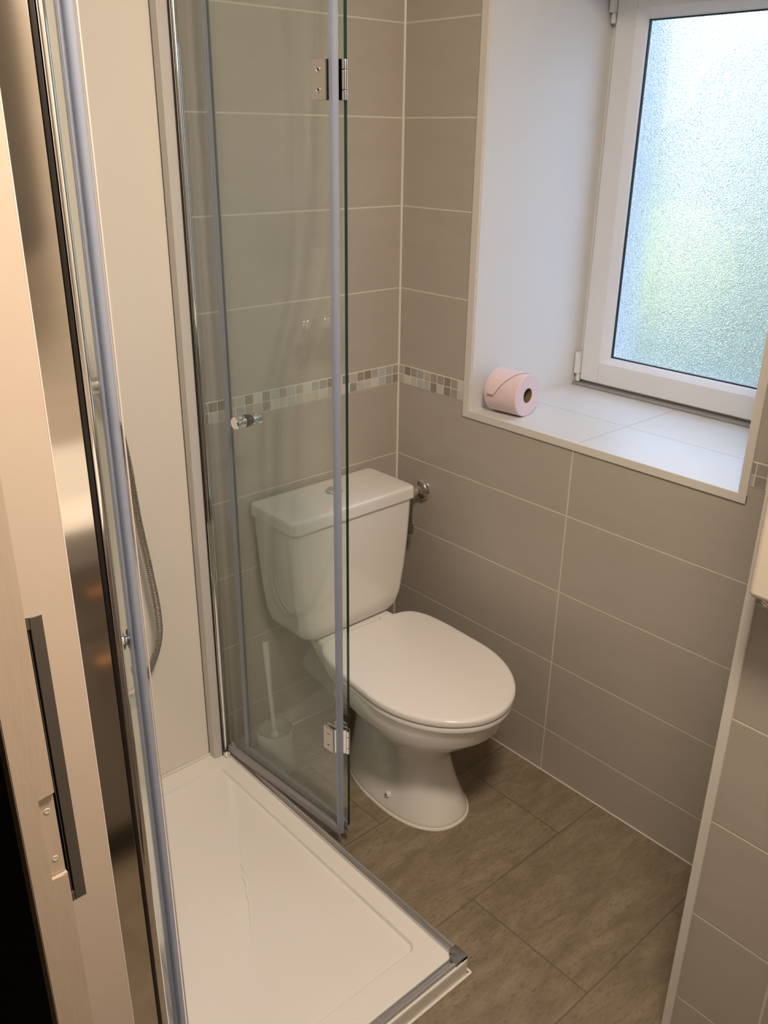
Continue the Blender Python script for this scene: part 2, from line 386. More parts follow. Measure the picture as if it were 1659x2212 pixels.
# jamb with the old strike plate painted over
bm = B()
JX0, JX1, JY = -1.402, -1.366, -1.002
SZ0, SZ1 = .868, .968; sx0, sx1 = -1.383, JX1
def jring(bm): pass
box(bm, JX0, JX1, JY+.006, JY+.020, 0, 2.12, .001)
prism(bm, [(JX0, 0), (JX1, 0), (JX1, SZ0), (sx0, SZ0), (sx0, SZ1), (JX1, SZ1), (JX1, 2.12), (JX0, 2.12)], JY, JY+.006, .0009)
box(bm, sx0+.001, sx1-.0005, JY+.0046, JY+.006, SZ0+.001, SZ1-.001, .0005)
jm = obj('trim_7', bm, m_jamb, kind='structure')
bm = B()
for z in (.889, .948): lathe(bm, [(.0032, 0), (.0026, .0008), (.0010, .0003)], (-1.3745, JY+.0046, z), (0, -1, 0), 14)
obj('screw', bm, m_leaf, jm)

# ------------------------------------------------------------ sliding door leaf in the wall pocket
dr = thing('door_1', 'cream painted sliding door leaf standing in its pocket with recessed pull', 'door', (-1.321, -.60, 0))
del dr['label'], dr['category']; dr['kind'] = 'structure'
LX0, LX1, LY = -1.346, -1.2955, -.930; PZ0, PZ1 = .757, 1.117; PX1 = -1.328
bm = B(); box(bm, LX0, LX1, LY+.012, -.10, .01, 2.06)
prism(bm, [(LX0, .01), (LX1, .01), (LX1, 2.06), (LX0, 2.06), (LX0, PZ1), (PX1, PZ1), (PX1, PZ0), (LX0, PZ0)], LY, LY+.012, .0013)
obj('leaf', bm, m_leaf, dr)
bm = B(); cyl(bm, (LX1-.0007, LY+.0008, .011), (LX1-.0007, LY+.0008, 2.059), .0012, 10); obj('worn_edge', bm, plain('pale_worn_edge', (.86, .78, .70), .5), dr, label='paler worn corner of the leaf')
bm = B(); t = .0045
box(bm, LX0, PX1, LY+.0105, LY+.012, PZ0, PZ1); box(bm, PX1-.0125, PX1, LY-.0005, LY+.011, PZ0, PZ1, .0006)
box(bm, LX0, PX1-.0128, LY-.0005, LY+.011, PZ1-.012, PZ1-.0002, .0006); box(bm, LX0, PX1-.0128, LY-.0005, LY+.011, PZ0+.0002, PZ0+.012, .0006)
box(bm, PX1-.0150, PX1-.0142, LY+.001, LY+.011, PZ0+.012, PZ1-.012)
obj('flush_pull', bm, m_pull, dr, label='dark grey metal recessed pull')

# ------------------------------------------------------------ window
wn = thing('window_1', '', '', (XW, (OY0+OY1)/2, OZ0)); del wn['label'], wn['category']; wn['kind'] = 'structure'
def frame(bm, x0, x1, ya, yb, za, zb, w, bev=.002):     # rectangular frame, outer ya<yb, za<zb, width w
    box(bm, x0, x1, ya, ya+w, za, zb, bev); box(bm, x0, x1, yb-w, yb, za, zb, bev)
    box(bm, x0, x1, ya+w-.0005, yb-w+.0005, za, za+w, bev); box(bm, x0, x1, ya+w-.0005, yb-w+.0005, zb-w, zb, bev)
sy0, sy1, sz0, sz1 = OY0+.018, OY1-.024, OZ0+.016, 1.878
bm = B(); frame(bm, XW-.004, XW+.07, OY0, OY1-.004, OZ0, OZ1-.004, .028); box(bm, XW-.0038, XW+.07, OY0+.02, OY1-.024, sz1-.012, OZ1-.03, .002); obj('window_frame', bm, m_pvc, wn)
bm = B(); frame(bm, XW-.022, XW+.05, sy0, sy1, sz0, sz1, .056, .003)
sash = obj('sash', bm, m_pvc, wn)
gy0, gy1, gz0, gz1 = -.880, -.362, 1.000, 1.800
def ringq(y0, y1, z0, z1, x): return [Vector((x, y0, z0)), Vector((x, y1, z0)), Vector((x, y1, z1)), Vector((x, y0, z1))]
bm = B(); w2 = .0555
loft(bm, [ringq(sy0+w2, sy1-w2, sz0+w2, sz1-w2, XW-.021), ringq(gy0-.002, gy1+.002, gz0-.002, gz1+.002, XW-.004), ringq(gy0, gy1, gz0, gz1, XW+.002), ringq(gy0, gy1, gz0, gz1, XW+.010), ringq(sy0+w2, sy1-w2, sz0+w2, sz1-w2, XW+.02)], cap=False)
obj('glazing_bead', bm, m_pvc, sash, smooth=0)
bm = B(); frame(bm, XW+.0025, XW+.0095, gy0-.0005, gy1+.0005, gz0-.0005, gz1+.0005, .0035, 0); obj('gasket', bm, m_dark, sash, smooth=0)
obj('pane', box(B(), XW+.010, XW+.014, gy0-.012, gy1+.012, gz0-.012, gz1+.012), m_frost, sash, smooth=0)
for z0, h in ((OZ0+.010, .082), (1.795, .09)):
    bm = B(); box(bm, XW-.034, XW-.006, OY1-.0225, OY1-.0085, z0+.022, z0+h, .003); cyl(bm, (XW-.02, OY1-.0155, z0), (XW-.02, OY1-.0155, z0+.020), .0065, 16, .001)
    hg = obj('hinge_cover', bm, m_pvc, wn)
    bm = B(); cyl(bm, (XW-.02, OY1-.0155, z0+.0185), (XW-.02, OY1-.0155, z0+.0235), .0052, 14); obj('hinge_pin', bm, m_chrome, hg)
obj('sill_seal', box(B(), XW-.030, XW-.004, OY0, OY1-.004, OZ0, OZ0+.008, .003), plain('grey_sealant', (.33, .32, .31), .6), wn)

# outside seen through the obscure glass
bm = B(); box(bm, .585, .66, OY1-.03, .6, -.5, 2.6); box(bm, .582, .72, -2.2, OY0-.0, -.5, 2.6); obj('wall_outside', bm, m_render, **struct)
obj('ground', box(B(), .60, 9, -6, 6, -.7, -.5), m_stone, **struct)
def hedge(name, c, r, col, label, seed, group=None):
    rnd = random.Random(seed); bm = B(); bmesh.ops.create_icosphere(bm, subdivisions=5, radius=1)
    for v in bm.verts:
        d = 1+.10*math.sin(v.co.x*9+seed)*math.sin(v.co.y*8)*math.cos(v.co.z*7)+rnd.uniform(-.05, .05)
        v.co = Vector((c[0]+v.co.x*r[0]*d, c[1]+v.co.y*r[1]*d, c[2]+v.co.z*r[2]*d))
    m = plain(name+'_leaves', col, .8, noise=.5, scale=14, bump=1)
    return tag(obj(name, bm, m), label, 'shrub', group)
hedge('green_shrub', (3.4, -1.0, .75), (1.0, 2.6, 1.75), (.16, .17, .085), 'large soft green shrub seen blurred behind the obscure window', 3)
hedge('yellow_shrub', (2.0, .42, 1.02), (.22, .26, .26), (.95, .70, .10), 'small yellow shrub seen blurred behind the obscure window', 8)

# ------------------------------------------------------------ shower tray
TX0, TX1, TY0, TZ = XL, -.598, -.886, .042
tr = thing('shower_tray', 'low white rectangular shower tray with shallow recess in the left corner', 'shower tray', ((TX0+TX1)/2, TY0/2, 0))
bm = B(); iz = TZ-.009
loft(bm, [rrect(TX0+.0005, TX1, TY0, -.0035, .012, .0), rrect(TX0+.0005, TX1, TY0, -.0035, .012, TZ-.005), rrect(TX0+.002, TX1-.0015, TY0+.0015, -.005, .012, TZ-.001), rrect(TX0+.005, TX1-.005, TY0+.005, -.008, .012, TZ),
          rrect(TX0+.042, -.657, -.797, -.058, .018, TZ), rrect(TX0+.0432, -.6585, -.7958, -.0592, .018, TZ-.0007), rrect(TX0+.0465, -.662, -.7925, -.0625, .018, iz+.0012), rrect(TX0+.049, -.6645, -.790, -.065, .018, iz), rrect(-1.0, -.9, -.5, -.4, .02, iz-.003)])
obj('basin', bm, m_acry, tr)
bm = B(); box(bm, TX0+.004, TX1+.004, TY0-.005, TY0+.001, 0, .006, .002); box(bm, TX1-.001, TX1+.005, TY0-.003, -.003, 0, .006, .002); obj('floor_sealant', bm, m_caulk, tr)
pts = [(515, 1780, -.80, -.235)]
glint_pts = [(-.700, -.205), (-.735, -.260), (-.774, -.325), (-.785, -.353), (-.798, -.369), (-.805, -.394), (-.816, -.406), (-.823, -.430), (-.837, -.449), (-.846, -.474), (-.869, -.510), (-.887, -.548), (-.905, -.575)]
bm = B(); tube(bm, [Vector((x, y, iz+.0003)) for x, y in glint_pts], lambda i: max(.00035, .0019*math.sin(PI*i/(len(glint_pts)-1))**3), 6); GLINT = obj('glint_ridge', bm, plain('painted_white_glint', (.97, .96, .94), .5), tr, label='fine jagged white line shaped as a glint')  # raised white ridge stands in for a streak of light on the tray

# white acrylic wall panel behind the shower
pn = obj('acrylic_panel', box(B(), XL+.001, -.657, -.004, -.0003, TZ+.004, 2.3, .001), m_panel, wb, label='smooth white acrylic lining inside the shower')
bm = B(); box(bm, XL+.002, -.62, -.010, -.0042, TZ, TZ+.006, .002); obj('sealant', bm, m_caulk, pn)

# ------------------------------------------------------------ shower enclosure
GZ0, GZ1 = .066, 1.98
KZ = .955
def knob(parent, c, n, l0, l1, name='knob'):
    n = Vector(n).normalized(); c = Vector(c)
    bm = B()
    pr = lambda L: [(.0075, .0028), (.0075, .008), (.012, .009), (.0125, .012), (.012, .0145), (.0068, .016), (.0068, .020), (.0105, .022), (.0130, .025), (.0135, L-.002), (.0120, L)]
    if l0: lathe(bm, pr(l0), c, n, 28)
    if l1: lathe(bm, pr(l1), c, -n, 28)
    k = obj(name, bm, m_chrome, parent, label='chrome turned knob')
    
    bm = B()
    lathe(bm, [(.012, -.0045), (.0135, -.004), (.0135, .004), (.012, .0045)], c, n, 24); obj('washer', bm, m_black, k)
    return k

# --- door leaf pair facing the toilet
P1a, P1b = Vector((-.617, -.022, 0)), Vector((-.5865, -.462, 0))
P2a, P2b = Vector((-.5605, -.462, 0)), Vector((-.5825, -.088, 0))
sd = thing('shower_door', 'clear glass bifold shower door folded open beside the toilet', 'shower door', (-.60, -.24, TZ))
p1 = obj('glass_panel', obox(B(), P1a, P1b, .006, GZ0, GZ1), m_glass, sd, smooth=0, label='glass leaf fixed to the wall post')
p2 = obj('glass_panel', obox(B(), P2a, P2b, .006, GZ0, GZ1), m_glass, sd, smooth=0, label='folded rear glass leaf with the knob')
d1 = (P1b-P1a).normalized(); d2 = (P2b-P2a).normalized(); n1 = Vector((-d1.y, d1.x, 0)); n2 = Vector((-d2.y, d2.x, 0))
obj('glass_edge', obox(B(), P2a-d2*.0012, P2a, .0060, GZ0, GZ1), m_edge, p2, smooth=0)
obj('glass_edge', obox(B(), P2b, P2b+d2*.0012, .0060, GZ0, GZ1), m_edge, p2, smooth=0)
# hinge side seal of the first leaf
def vseal(parent, a, d, w, th, z0=GZ0-.012):
    bm = B(); obox(bm, a, a+d*w, th, z0, GZ1, .001); n = Vector((-d.y, d.x, 0))
    cyl(bm, (a+d*w)+Vector((0, 0, z0)), (a+d*w)+Vector((0, 0, GZ1)), th*.62, 12)
    return obj('vertical_seal', bm, m_seal, parent)
vseal(p1, P1b, (Vector((.72, -.20, 0))).normalized(), .008, .0035)
bm = B(); obox(bm, P1b-d1*.006, P1b+d1*.002, .0085, GZ0-.012, GZ1, .001); obj('vertical_seal', bm, m_seal, p1)
vseal(p2, P2b, d2, .010, .011)
for a, b, pp in ((P1a+d1*.02, P1b, p1), (P2a, P2b, p2)):
    bm = B(); obox(bm, a, b, .010, GZ0-.010, GZ0+.010, .001); obox(bm, a, b, .004, GZ0-.020, GZ0-.009); obj('bottom_seal', bm, m_seal2, pp)
# hinges
for zc in (1.627, .312):
    hb = thing('leaf_hinge', '', '', (-.578, -.462, zc)); del hb['label'], hb['category']; hb.parent = sd; hb.location = Vector((-.578, -.462, zc))-Vector(sd.location)
    c = P1b-d1*.0265
    bm = B()
    for s in (1, -1): obox(bm, c-d1*.016+n1*s*.0055, c+d1*.016+n1*s*.0055, .005, zc-.030, zc+.030, .0008)
    pl_ = obj('hinge_plate', bm, m_steel, hb)
    c2 = P2a+d2*.024; bm = B()
    for s in (1, -1): obox(bm, c2-d2*.013+n2*s*.0055, c2+d2*.013+n2*s*.0055, .005, zc-.030, zc+.030, .0008)
    obox(bm, c2+n2*.0055-d2*.012, P2a-d2*.006+n2*.003, .003, zc-.030, zc+.030); obj('hinge_plate', bm, m_steel, hb)
    bx = Vector((-.5695, -.472, 0)); bm = B()
    for a, b in ((-.030, -.0155), (-.0145, .0145), (.0155, .030)): cyl(bm, (bx.x, bx.y, zc+a), (bx.x, bx.y, zc+b), .0048, 16, .0006)
    obox(bm, c-n1*.0055+d1*.012, bx, .003, zc-.030, zc+.030)
    obj('hinge_barrel', bm, m_chrome, hb)
    for dz in (.015, -.015):
        nn = n1 if n1.x < 0 else -n1
        o_ = c+nn*.008+Vector((0, 0, zc+dz)); bm = B(); lathe(bm, [(.0052, -.0002), (.0050, .0009), (.0036, .0009), (.0032, .0002)], o_, nn, 18); sc = obj('screw', bm, m_alu, hb)
        bm = B(); lathe(bm, [(.0020, 0), (.0020, .0006)], o_, nn, 6); obj('screw_socket', bm, m_black, hb)
kp = P2b-d2*.058; knob(sd, (kp.x, kp.y, KZ+.020), n2, .034, .034)
cm = P1a+d1*.045
text_mesh('CE', .016, m_trim, (cm.x-.0045, cm.y, GZ0+.018), (0, 1, 0), parent=p1, label='tiny white CE mark')

# --- enclosure frame: wall posts and bottom rails
fr = thing('enclosure_frame', 'chrome wall posts and bottom rail framing the corner of the shower', 'shower frame', (-.61, -.87, TZ))
wp = obj('wall_post', box(B(), -.656, -.632, -.030, -.0045, TZ+.002, 2.0, .002), m_channel, fr, label='grey channel against the back wall')
bm = B(); box(bm, -.6325, -.630, -.034, -.0045, TZ+.002, 2.0); obj('gasket', bm, m_dark, wp)
bm = B(); box(bm, -.630, -.6235, -.030, -.003, TZ+.002, 2.0, .001); cyl(bm, (-.6195, -.026, TZ+.012), (-.6195, -.026, 2.0), .0072, 20); box(bm, -.6225, -.606, -.020, -.003, TZ+.002, 2.0, .001); obj('chrome_post', bm, m_chrome, wp)
bm = B(); box(bm, -.632, -.606, -.052, -.004, TZ+.001, TZ+.010, .002); cyl(bm, (-.622, -.046, TZ+.010), (-.622, -.046, TZ+.017), .005, 14, .001); cyl(bm, (-.613, -.056, TZ+.008), (-.613, -.056, TZ+.014), .0035, 12, .001); obj('pivot_block', bm, m_chrome, fr)
RX, RY = -.612, -.872
bm = B(); box(bm, RX-.009, RX+.009, RY+.022, -.052, TZ, TZ+.0035, .001); box(bm, RX+.002, RX+.009, RY+.022, -.052, TZ+.003, TZ+.009, .0015); box(bm, RX-.0095, RX-.007, RY+.022, -.052, TZ+.002, TZ+.007, .001); obj('side_rail', bm, m_alu, fr)
bm = B(); box(bm, XL+.03, RX-.022, RY-.009, RY+.009, TZ, TZ+.0035, .001); box(bm, XL+.03, RX-.022, RY-.009, RY-.002, TZ+.003, TZ+.009, .0015); box(bm, XL+.03, RX-.022, RY+.007, RY+.0095, TZ+.002, TZ+.007, .001); obj('front_rail', bm, m_alu, fr)
bm = B(); box(bm, RX-.024, RX+.0105, RY-.0105, RY+.010, TZ, TZ+.010, .0025); box(bm, RX-.010, RX+.0105, RY-.0105, RY+.024, TZ, TZ+.0098, .0025)
loft(bm, [[Vector((RX-.022, RY+.008, z)), Vector((RX-.008, RY+.008, z)), Vector((RX-.008, RY+.022, z)), Vector((RX-.013, RY+.019, z)), Vector((RX-.017, RY+.012, z))] for z in (TZ, TZ+.004)])
cc = obj('corner_cap', bm, plain('dark_chrome_cap', (.32, .31, .29), .22, metal=.9), fr, label='dark chrome corner cap')
bm = B(); lathe(bm, [(.004, 0), (.004, .001), (.0025, .0018)], (RX-.011, RY+.010, TZ+.004), (0, 0, 1), 14); obj('screw', bm, m_chrome, cc)

# --- front pair of leaves on the left wall, folded inwards
bm = B(); box(bm, -1.2925, -1.2525, -.902, -.8725, TZ+.001, 2.0, .0012); fp = obj('wall_post', bm, m_satin, fr, label='broad polished post on the left wall')
bm = B(); box(bm, -1.2525, -1.2490, -.903, -.872, TZ+.001, 2.0, .0006); obj('gasket', bm, m_dark, fp)
bm = B(); cyl(bm, (-1.2405, -.886, TZ+.004), (-1.2405, -.886, 2.0), .0082, 28); obj('chrome_post', bm, m_chrome, fp)
fd = thing('shower_door', 'clear glass bifold shower door folded in along the left wall of the tray', 'shower door', (-1.17, -.66, TZ))
Q1a, Q1b = Vector((-1.2315, -.868, 0)), Vector((-1.108, -.475, 0)); Q2a, Q2b = Vector((-1.085, -.470, 0)), Vector((-1.178, -.795, 0))
q1 = obj('glass_panel', obox(B(), Q1a, Q1b, .006, GZ0, GZ1), m_glass, fd, smooth=0, label='glass leaf fixed to the left post')
q2 = obj('glass_panel', obox(B(), Q2a, Q2b, .006, GZ0, GZ1), m_glass, fd, smooth=0, label='folded inner glass leaf')
e2 = (Q2b-Q2a).normalized(); f2 = Vector((-e2.y, e2.x, 0)); f2 = f2 if f2.x < 0 else -f2
sc_ = Vector((-1.1745, -.802, 0)); bm = B(); cyl(bm, (sc_.x, sc_.y, GZ0-.012), (sc_.x, sc_.y, GZ1), .0056, 18); obox(bm, Q2b-e2*.012, Q2b+e2*.004, .0100, GZ0-.012, GZ1, .001)
obj('vertical_seal', bm, m_seal, q2)
bm = B(); cyl(bm, (-1.1672, -.806, GZ0-.012), (-1.1672, -.806, GZ1), .0011, 10); obj('seal_lip', bm, plain('pale_pink_seal_lip', (.75, .66, .64), .4), q2)
kq = Q2b-e2*.022; knob(fd, (kq.x, kq.y, KZ), f2, .030, 0)
for a, b, pp in ((Q1a, Q1b, q1), (Q2a, Q2b, q2)):
    bm = B(); obox(bm, a, b, .010, GZ0-.010, GZ0+.010, .001); obj('bottom_seal', bm, m_seal2, pp)
text_mesh('EU', .014, m_pull, (kq.x-.004, kq.y, KZ-.052), e2, parent=q2, label='tiny grey printed letters')

# ------------------------------------------------------------ shower fittings on the back panel
mx = thing('shower_mixer', 'chrome bar shower mixer on the white panel behind the left post', 'mixer tap', (-1.05, -.004, 1.10))
bm = B(); cyl(bm, (-1.15, -.070, 1.10), (-.95, -.070, 1.10), .020, 28, .003); obj('mixer_body', bm, m_chrome, mx)
for x in (-1.12, -.98):
    bm = B(); lathe(bm, [(.030, 0), (.030, .004), (.022, .010), (.012, .012), (.012, .05)], (x, -.0042, 1.10), (0, -1, 0), 28); obj('wall_union', bm, m_chrome, mx)
for x0, x1 in ((-1.195, -1.152), (-.948, -.930)):
    bm = B(); cyl(bm, (x0, -.070, 1.10), (x1, -.070, 1.10), .023, 24, .004); obj('control_knob', bm, m_chrome, mx)
hose_pts = bez([(-1.05, -.075, 1.075), (-1.05, -.072, .98), (-1.04, -.07, .80), (-1.01, -.06, .56), (-.96, -.052, .42), (-.905, -.05, .355), (-.857, -.05, .360), (-.823, -.05, .387), (-.790, -.05, .456), (-.783, -.05, .528), (-.793, -.05, .65), (-.806, -.05, .765), (-.824, -.05, .969), (-.866, -.05, 1.084), (-.92, -.055, 1.25), (-.94, -.075, 1.55), (-.94, -.085, 1.70)], 24)
hp = resample(hose_pts, .00125)
bm = B(); tube(bm, hp, lambda i: (.0084, .0084, .0070, .0070)[i % 4], 10)
tag(obj('shower_hose', bm, m_braid), 'ribbed metal shower hose looping down in front of the white shower panel', 'hose')
sh = thing('hand_shower', 'chrome hand shower clipped high on its rail behind the left post', 'shower head', (-.94, -.085, 1.70))
bm = B(); tube(bm, [(-.94, -.085, 1.70), (-.94, -.09, 1.78), (-.94, -.12, 1.90)], .012, 14); obj('grip', bm, m_chrome, sh)
bm = B(); lathe(bm, [(.02, -.02), (.048, -.004), (.050, .006), (.046, .010)], (-.94, -.145, 1.93), (0, -.8, -.45), 28); obj('spray_head', bm, m_chrome, sh)
rl = thing('riser_rail', 'vertical chrome riser rail on the white shower panel', 'shower rail', (-.97, -.004, 1.3))
bm = B(); cyl(bm, (-.97, -.045, 1.30), (-.97, -.045, 1.97), .009, 20); obj('rail', bm, m_chrome, rl)
for z in (1.33, 1.94):
    bm = B(); cyl(bm, (-.97, -.0042, z), (-.97, -.045, z), .012, 18); obj('bracket', bm, m_chrome, rl)

# ------------------------------------------------------------ toilet
CX = -.298
tl = thing('toilet', 'white close coupled toilet with closed lid in the corner under the window', 'toilet', (CX, -.36, 0))
# pan and pedestal
bm = B()
prof = [(.000, -.576, -.190, .104), (.006, -.578, -.188, .106), (.014, -.574, -.189, .103), (.040, -.562, -.192, .096), (.080, -.542, -.197, .084), (.120, -.528, -.200, .075), (.150, -.522, -.200, .071), (.168, -.524, -.200, .073),
        (.187, -.538, -.198, .082), (.212, -.562, -.195, .101), (.238, -.590, -.190, .122), (.262, -.620, -.182, .143), (.288, -.645, -.172, .158), (.292, -.649, -.170, .161), (.296, -.655, -.168, .166), (.322, -.664, -.160, .170), (.345, -.670, -.155, .173), (.352, -.670, -.155, .172)]
rings = []
for z, y0, y1, hw in prof:
    yc = -.42 if z > .18 else -.40
    rg = egg(CX, y0, y1, hw, z, yc, 2.1 if z > .2 else 2.3, 2.4, hb=hw*(.72 if z > .2 else .9))
    if .03 < z < .30:                    # hollow between the bowl and the trap behind it
        yv = -.40+.10*min(1, max(0, (z-.10)/.18)); k = .42*math.sin(PI*(z-.03)/.27)
        for v in rg: v.x = CX+(v.x-CX)*(1-k*math.exp(-((v.y-yv)/.048)**2))
    rings.append(rg)
loft(bm, rings)
# shelf that carries the cistern
sh_r = []
for y, zb, hw in ((-.30, .26, .135), (-.24, .265, .128), (-.19, .285, .122), (-.14, .315, .118), (-.08, .335, .116), (-.035, .342, .112), (-.025, .346, .108)):
    r = .012; zt = .372 if y > -.22 else .355
    sec = [(-hw, zt-r), (-hw+r*.3, zt-r*.3), (-hw+r, zt), (hw-r, zt), (hw-r*.3, zt-r*.3), (hw, zt-r), (hw, zb+.03), (hw*.9, zb+.008), (hw*.6, zb), (-hw*.6, zb), (-hw*.9, zb+.008), (-hw, zb+.03)]
    sh_r.append([Vector((CX+a, y, b)) for a, b in sec])
loft(bm, sh_r); twist(bm)
pan = obj('pan', bm, m_cer, tl, smooth=60)
bm = B(); lathe(bm, [(.040, 0), (.050, .012), (.052, .07), (.046, .09)], (CX, -.19, .175), (0, 1, 0), 32); bm2 = bm
obj('outlet_spigot', bm, m_cer, pan)
bm = B(); loft(bm, [egg(CX, -.582, -.185, .110, 0, -.40, 2.3, 2.4, hb=.094), egg(CX, -.580, -.187, .108, .004, -.40, 2.3, 2.4, hb=.092)]); twist(bm); obj('base_sealant', bm, m_caulk, pan)
# floor fixing cap
fx = pan
nrm = Vector((-.93, 0, .36)).normalized()
bm = B(); lathe(bm, [(.0085, -.004), (.0085, .002), (.006, .005), (.0025, .006)], (CX-.0925, -.428, .040), nrm, 18); twist(bm); cap_ = obj('fixing_cap', bm, m_cer, pan)
bm = B(); lathe(bm, [(.0035, .004), (.0035, .0075), (.002, .0085)], (CX-.0925, -.428, .040), nrm, 12); twist(bm); obj('screw', bm, m_chrome, pan)
# pan connector
bm = B(); nr = 26; prf = []
for i in range(nr):
    h = i*.15/nr; prf += [(.056 if i < 5 else .0545, h), (.050 if i < 5 else .0510, h+.15/nr*.55)]
lathe(bm, prf, (CX-.004, -.162, .185), (0, 1, .18), 36); obj('pan_connector', bm, m_ribbed, tl, label='ribbed white waste pipe')
bm = B(); lathe(bm, [(.050, 0), (.061, .003), (.061, .020), (.056, .024)], (CX-.003, -.182, .178), (0, 1, .1), 32); obj('connector_collar', bm, m_pvc, tl)
# seat and lid
def lidloft(bm, dz, inset, z0, z1, dome=0):
    A = dict(yc=-.43, nf=2.1, nb=3.0)
    def R_(i, z): return egg(CX+.004, -.686+i, -.206-i*.6, .180-i, z, -.46, 1.95, 7.0, hb=.163-i, n=96)
    rs = [R_(inset+.005, z0), R_(inset+.001, z0+.0015), R_(inset, z0+.005), R_(inset+.0003, z1-.006), R_(inset+.0025, z1-.0022), R_(inset+.007, z1-.0004), R_(inset+.014, z1+.0002)]
    if dome:
        cc_ = Vector((CX, -.455, 0))
        for k, h in ((.8, .0012), (.6, .0024), (.4, .0032), (.2, .0036), (.05, .0038)): rs.append([Vector((cc_.x+(v.x-cc_.x)*k, cc_.y+(v.y-cc_.y)*k, z1+h)) for v in rs[6]])
    loft(bm, rs)
bm = B(); lidloft(bm, 0, .003, .3525, .3690); twist(bm, -.061); obj('seat', bm, m_seat, tl, smooth=40)
bm = B(); lidloft(bm, 0, .000, .3705, .3880, 1); twist(bm, -.061); obj('lid', bm, m_seat, tl, smooth=40)
for s in (-1, 1):
    bm = B(); cyl(bm, (CX+s*.075-.016, -.208, .378), (CX+s*.075+.016, -.208, .378), .009, 16, .002); obj('hinge', bm, m_seat, tl)
# cistern
CC = -.307
ci = thing('cistern', '', '', (CC, -.1, .375)); del ci['label'], ci['category']; ci.parent = tl; ci.location = Vector((CC, -.1, .375))-Vector(tl.location)
bm = B(); rings = []
for z, hw, yf, r in ((.3705, .112, -.150, .03), (.373, .130, -.164, .03), (.381, .147, -.174, .03), (.396, .159, -.179, .026), (.43, .168, -.182, .022), (.50, .178, -.185, .020), (.58, .185, -.188, .020), (.65, .190, -.189, .020), (.690, .192, -.189, .020)):
    rings.append(rrect(CC-hw, CC+hw, yf, -.018, r, z, 7))
for ring, (z, bow) in zip(rings, ((.3745, 0), (.377, .004), (.385, .006), (.398, .008), (.43, .009), (.5, .009), (.58, .009), (.65, .009), (.69, .009))):
    for v in ring:
        if v.y < -.12: v.y -= bow*(1-((v.x-CC)/.19)**2)
loft(bm, rings); tk = obj('tank', bm, m_cer, ci, smooth=50)
bm = B(); rings = []
for z, i in ((.6885, .004), (.6895, .001), (.692, 0), (.714, .0010), (.7185, .0022), (.7212, .005), (.7225, .010), (.7235, .025), (.7245, .06)):
    rg = rrect(CC-.1965+i, CC+.1965-i, -.196+i, -.012-min(i, .02), max(.004, .016-i*.25), z, 7)
    for v in rg:
        if v.y < -.12: v.y -= .010*(1-((v.x-CC)/.197)**2)
    rings.append(rg)
loft(bm, rings); cl = obj('cistern_lid', bm, m_cer, ci, smooth=50)
bm = B(); lathe(bm, [(.022, .0), (.022, .003), (.0195, .0045)], (CC, -.102, .7240), (0, 0, 1), 32); lathe(bm, [(.0175, .003), (.0175, .009), (.015, .0105)], (CC, -.102, .7240), (0, 0, 1), 32); obj('flush_button', bm, m_chrome, ci, label='round chrome flush button')
bm = B(); lathe(bm, [(.0135, 0), (.0130, .002), (.010, .0028)], (CC-.1875, -.095, .655), (-1, 0, -.05), 24); obj('blanking_plug', bm, m_cer, ci)

# ------------------------------------------------------------ stop valve on the window wall
vl = thing('stop_valve', 'chrome stop valve on the wall beside the cistern', 'valve', (0, -.105, .655))
bm = B(); lathe(bm, [(.031, 0), (.031, .004), (.026, .012), (.014, .016), (.011, .018), (.011, .036)], (-.0003, -.105, .655), (-1, 0, 0), 32); obj('escutcheon', bm, m_chrome, vl)
bm = B(); cyl(bm, (-.034, -.105, .655), (-.060, -.105, .655), .0135, 6, .001); cyl(bm, (-.058, -.105, .655), (-.112, -.105, .655), .008, 16); cyl(bm, (-.07, -.105, .655), (-.086, -.105, .655), .0115, 6, .001); obj('valve_body', bm, m_chrome, vl)
bm = B(); cyl(bm, (-.045, -.105, .650), (-.045, -.105, .560), .0065, 14); cyl(bm, (-.045, -.105, .560), (-.045, -.105, .535), .010, 8, .001); obj('tail_pipe', bm, m_grey_pl, vl, label='dark grey tail below the valve')

# ------------------------------------------------------------ toilet brush and its holder
HB = Vector((-.520, -.112, 0))
hd = thing('brush_holder', 'white plastic toilet brush holder on the floor behind the glass', 'brush holder', HB)
bm = B(); n = 64; outer = []
profO = [(.046, 0), (.0455, .012), (.0440, .03), (.0425, .06), (.0410, .10), (.0405, .112), (.0395, .1145), (.0375, .1145), (.0368, .112), (.0385, .06), (.0400, .03), (.036, .024), (.002, .024)]
lathe(bm, [(a*1.13, b*1.05) for a, b in profO], HB, (0, 0, 1), n, cap=False)
for f in [f for f in bm.faces if f.calc_center_median().z < .0205 and any(abs(((math.degrees(math.atan2(f.calc_center_median().y-HB.y, f.calc_center_median().x-HB.x))-a+180) % 360)-180) < 12 for a in (-100, 20, 140))]: bm.faces.remove(f)
bmesh.ops.solidify(bm, geom=bm.faces[:], thickness=.0015)
obj('cup', bm, m_plastic, hd, smooth=45)
brp = thing('toilet_brush', 'white toilet brush with a long upright handle standing in its holder', 'toilet brush', HB+Vector((0, 0, .03)))
top = Vector((-.537, -.112, .385)); base = HB+Vector((0, .002, .095)); dv = (top-base)
bm = B(); lathe(bm, [(.006, -.02), (.0105, -.002), (.0115, .006), (.009, .012), (.0060, .016), (.0052, .06), (.0056, .14), (.0075, .22), (.0085, dv.length-.006), (.0078, dv.length-.001), (.006, dv.length)], base, dv, 20); obj('handle', bm, m_plastic, brp)
bm = B(); lathe(bm, [(.018, .028), (.030, .036), (.034, .055), (.033, .078), (.026, .090), (.010, .093)], HB, (0, 0, 1), 24); obj('bristle_head', bm, m_bristle, brp, label='grey bristles')

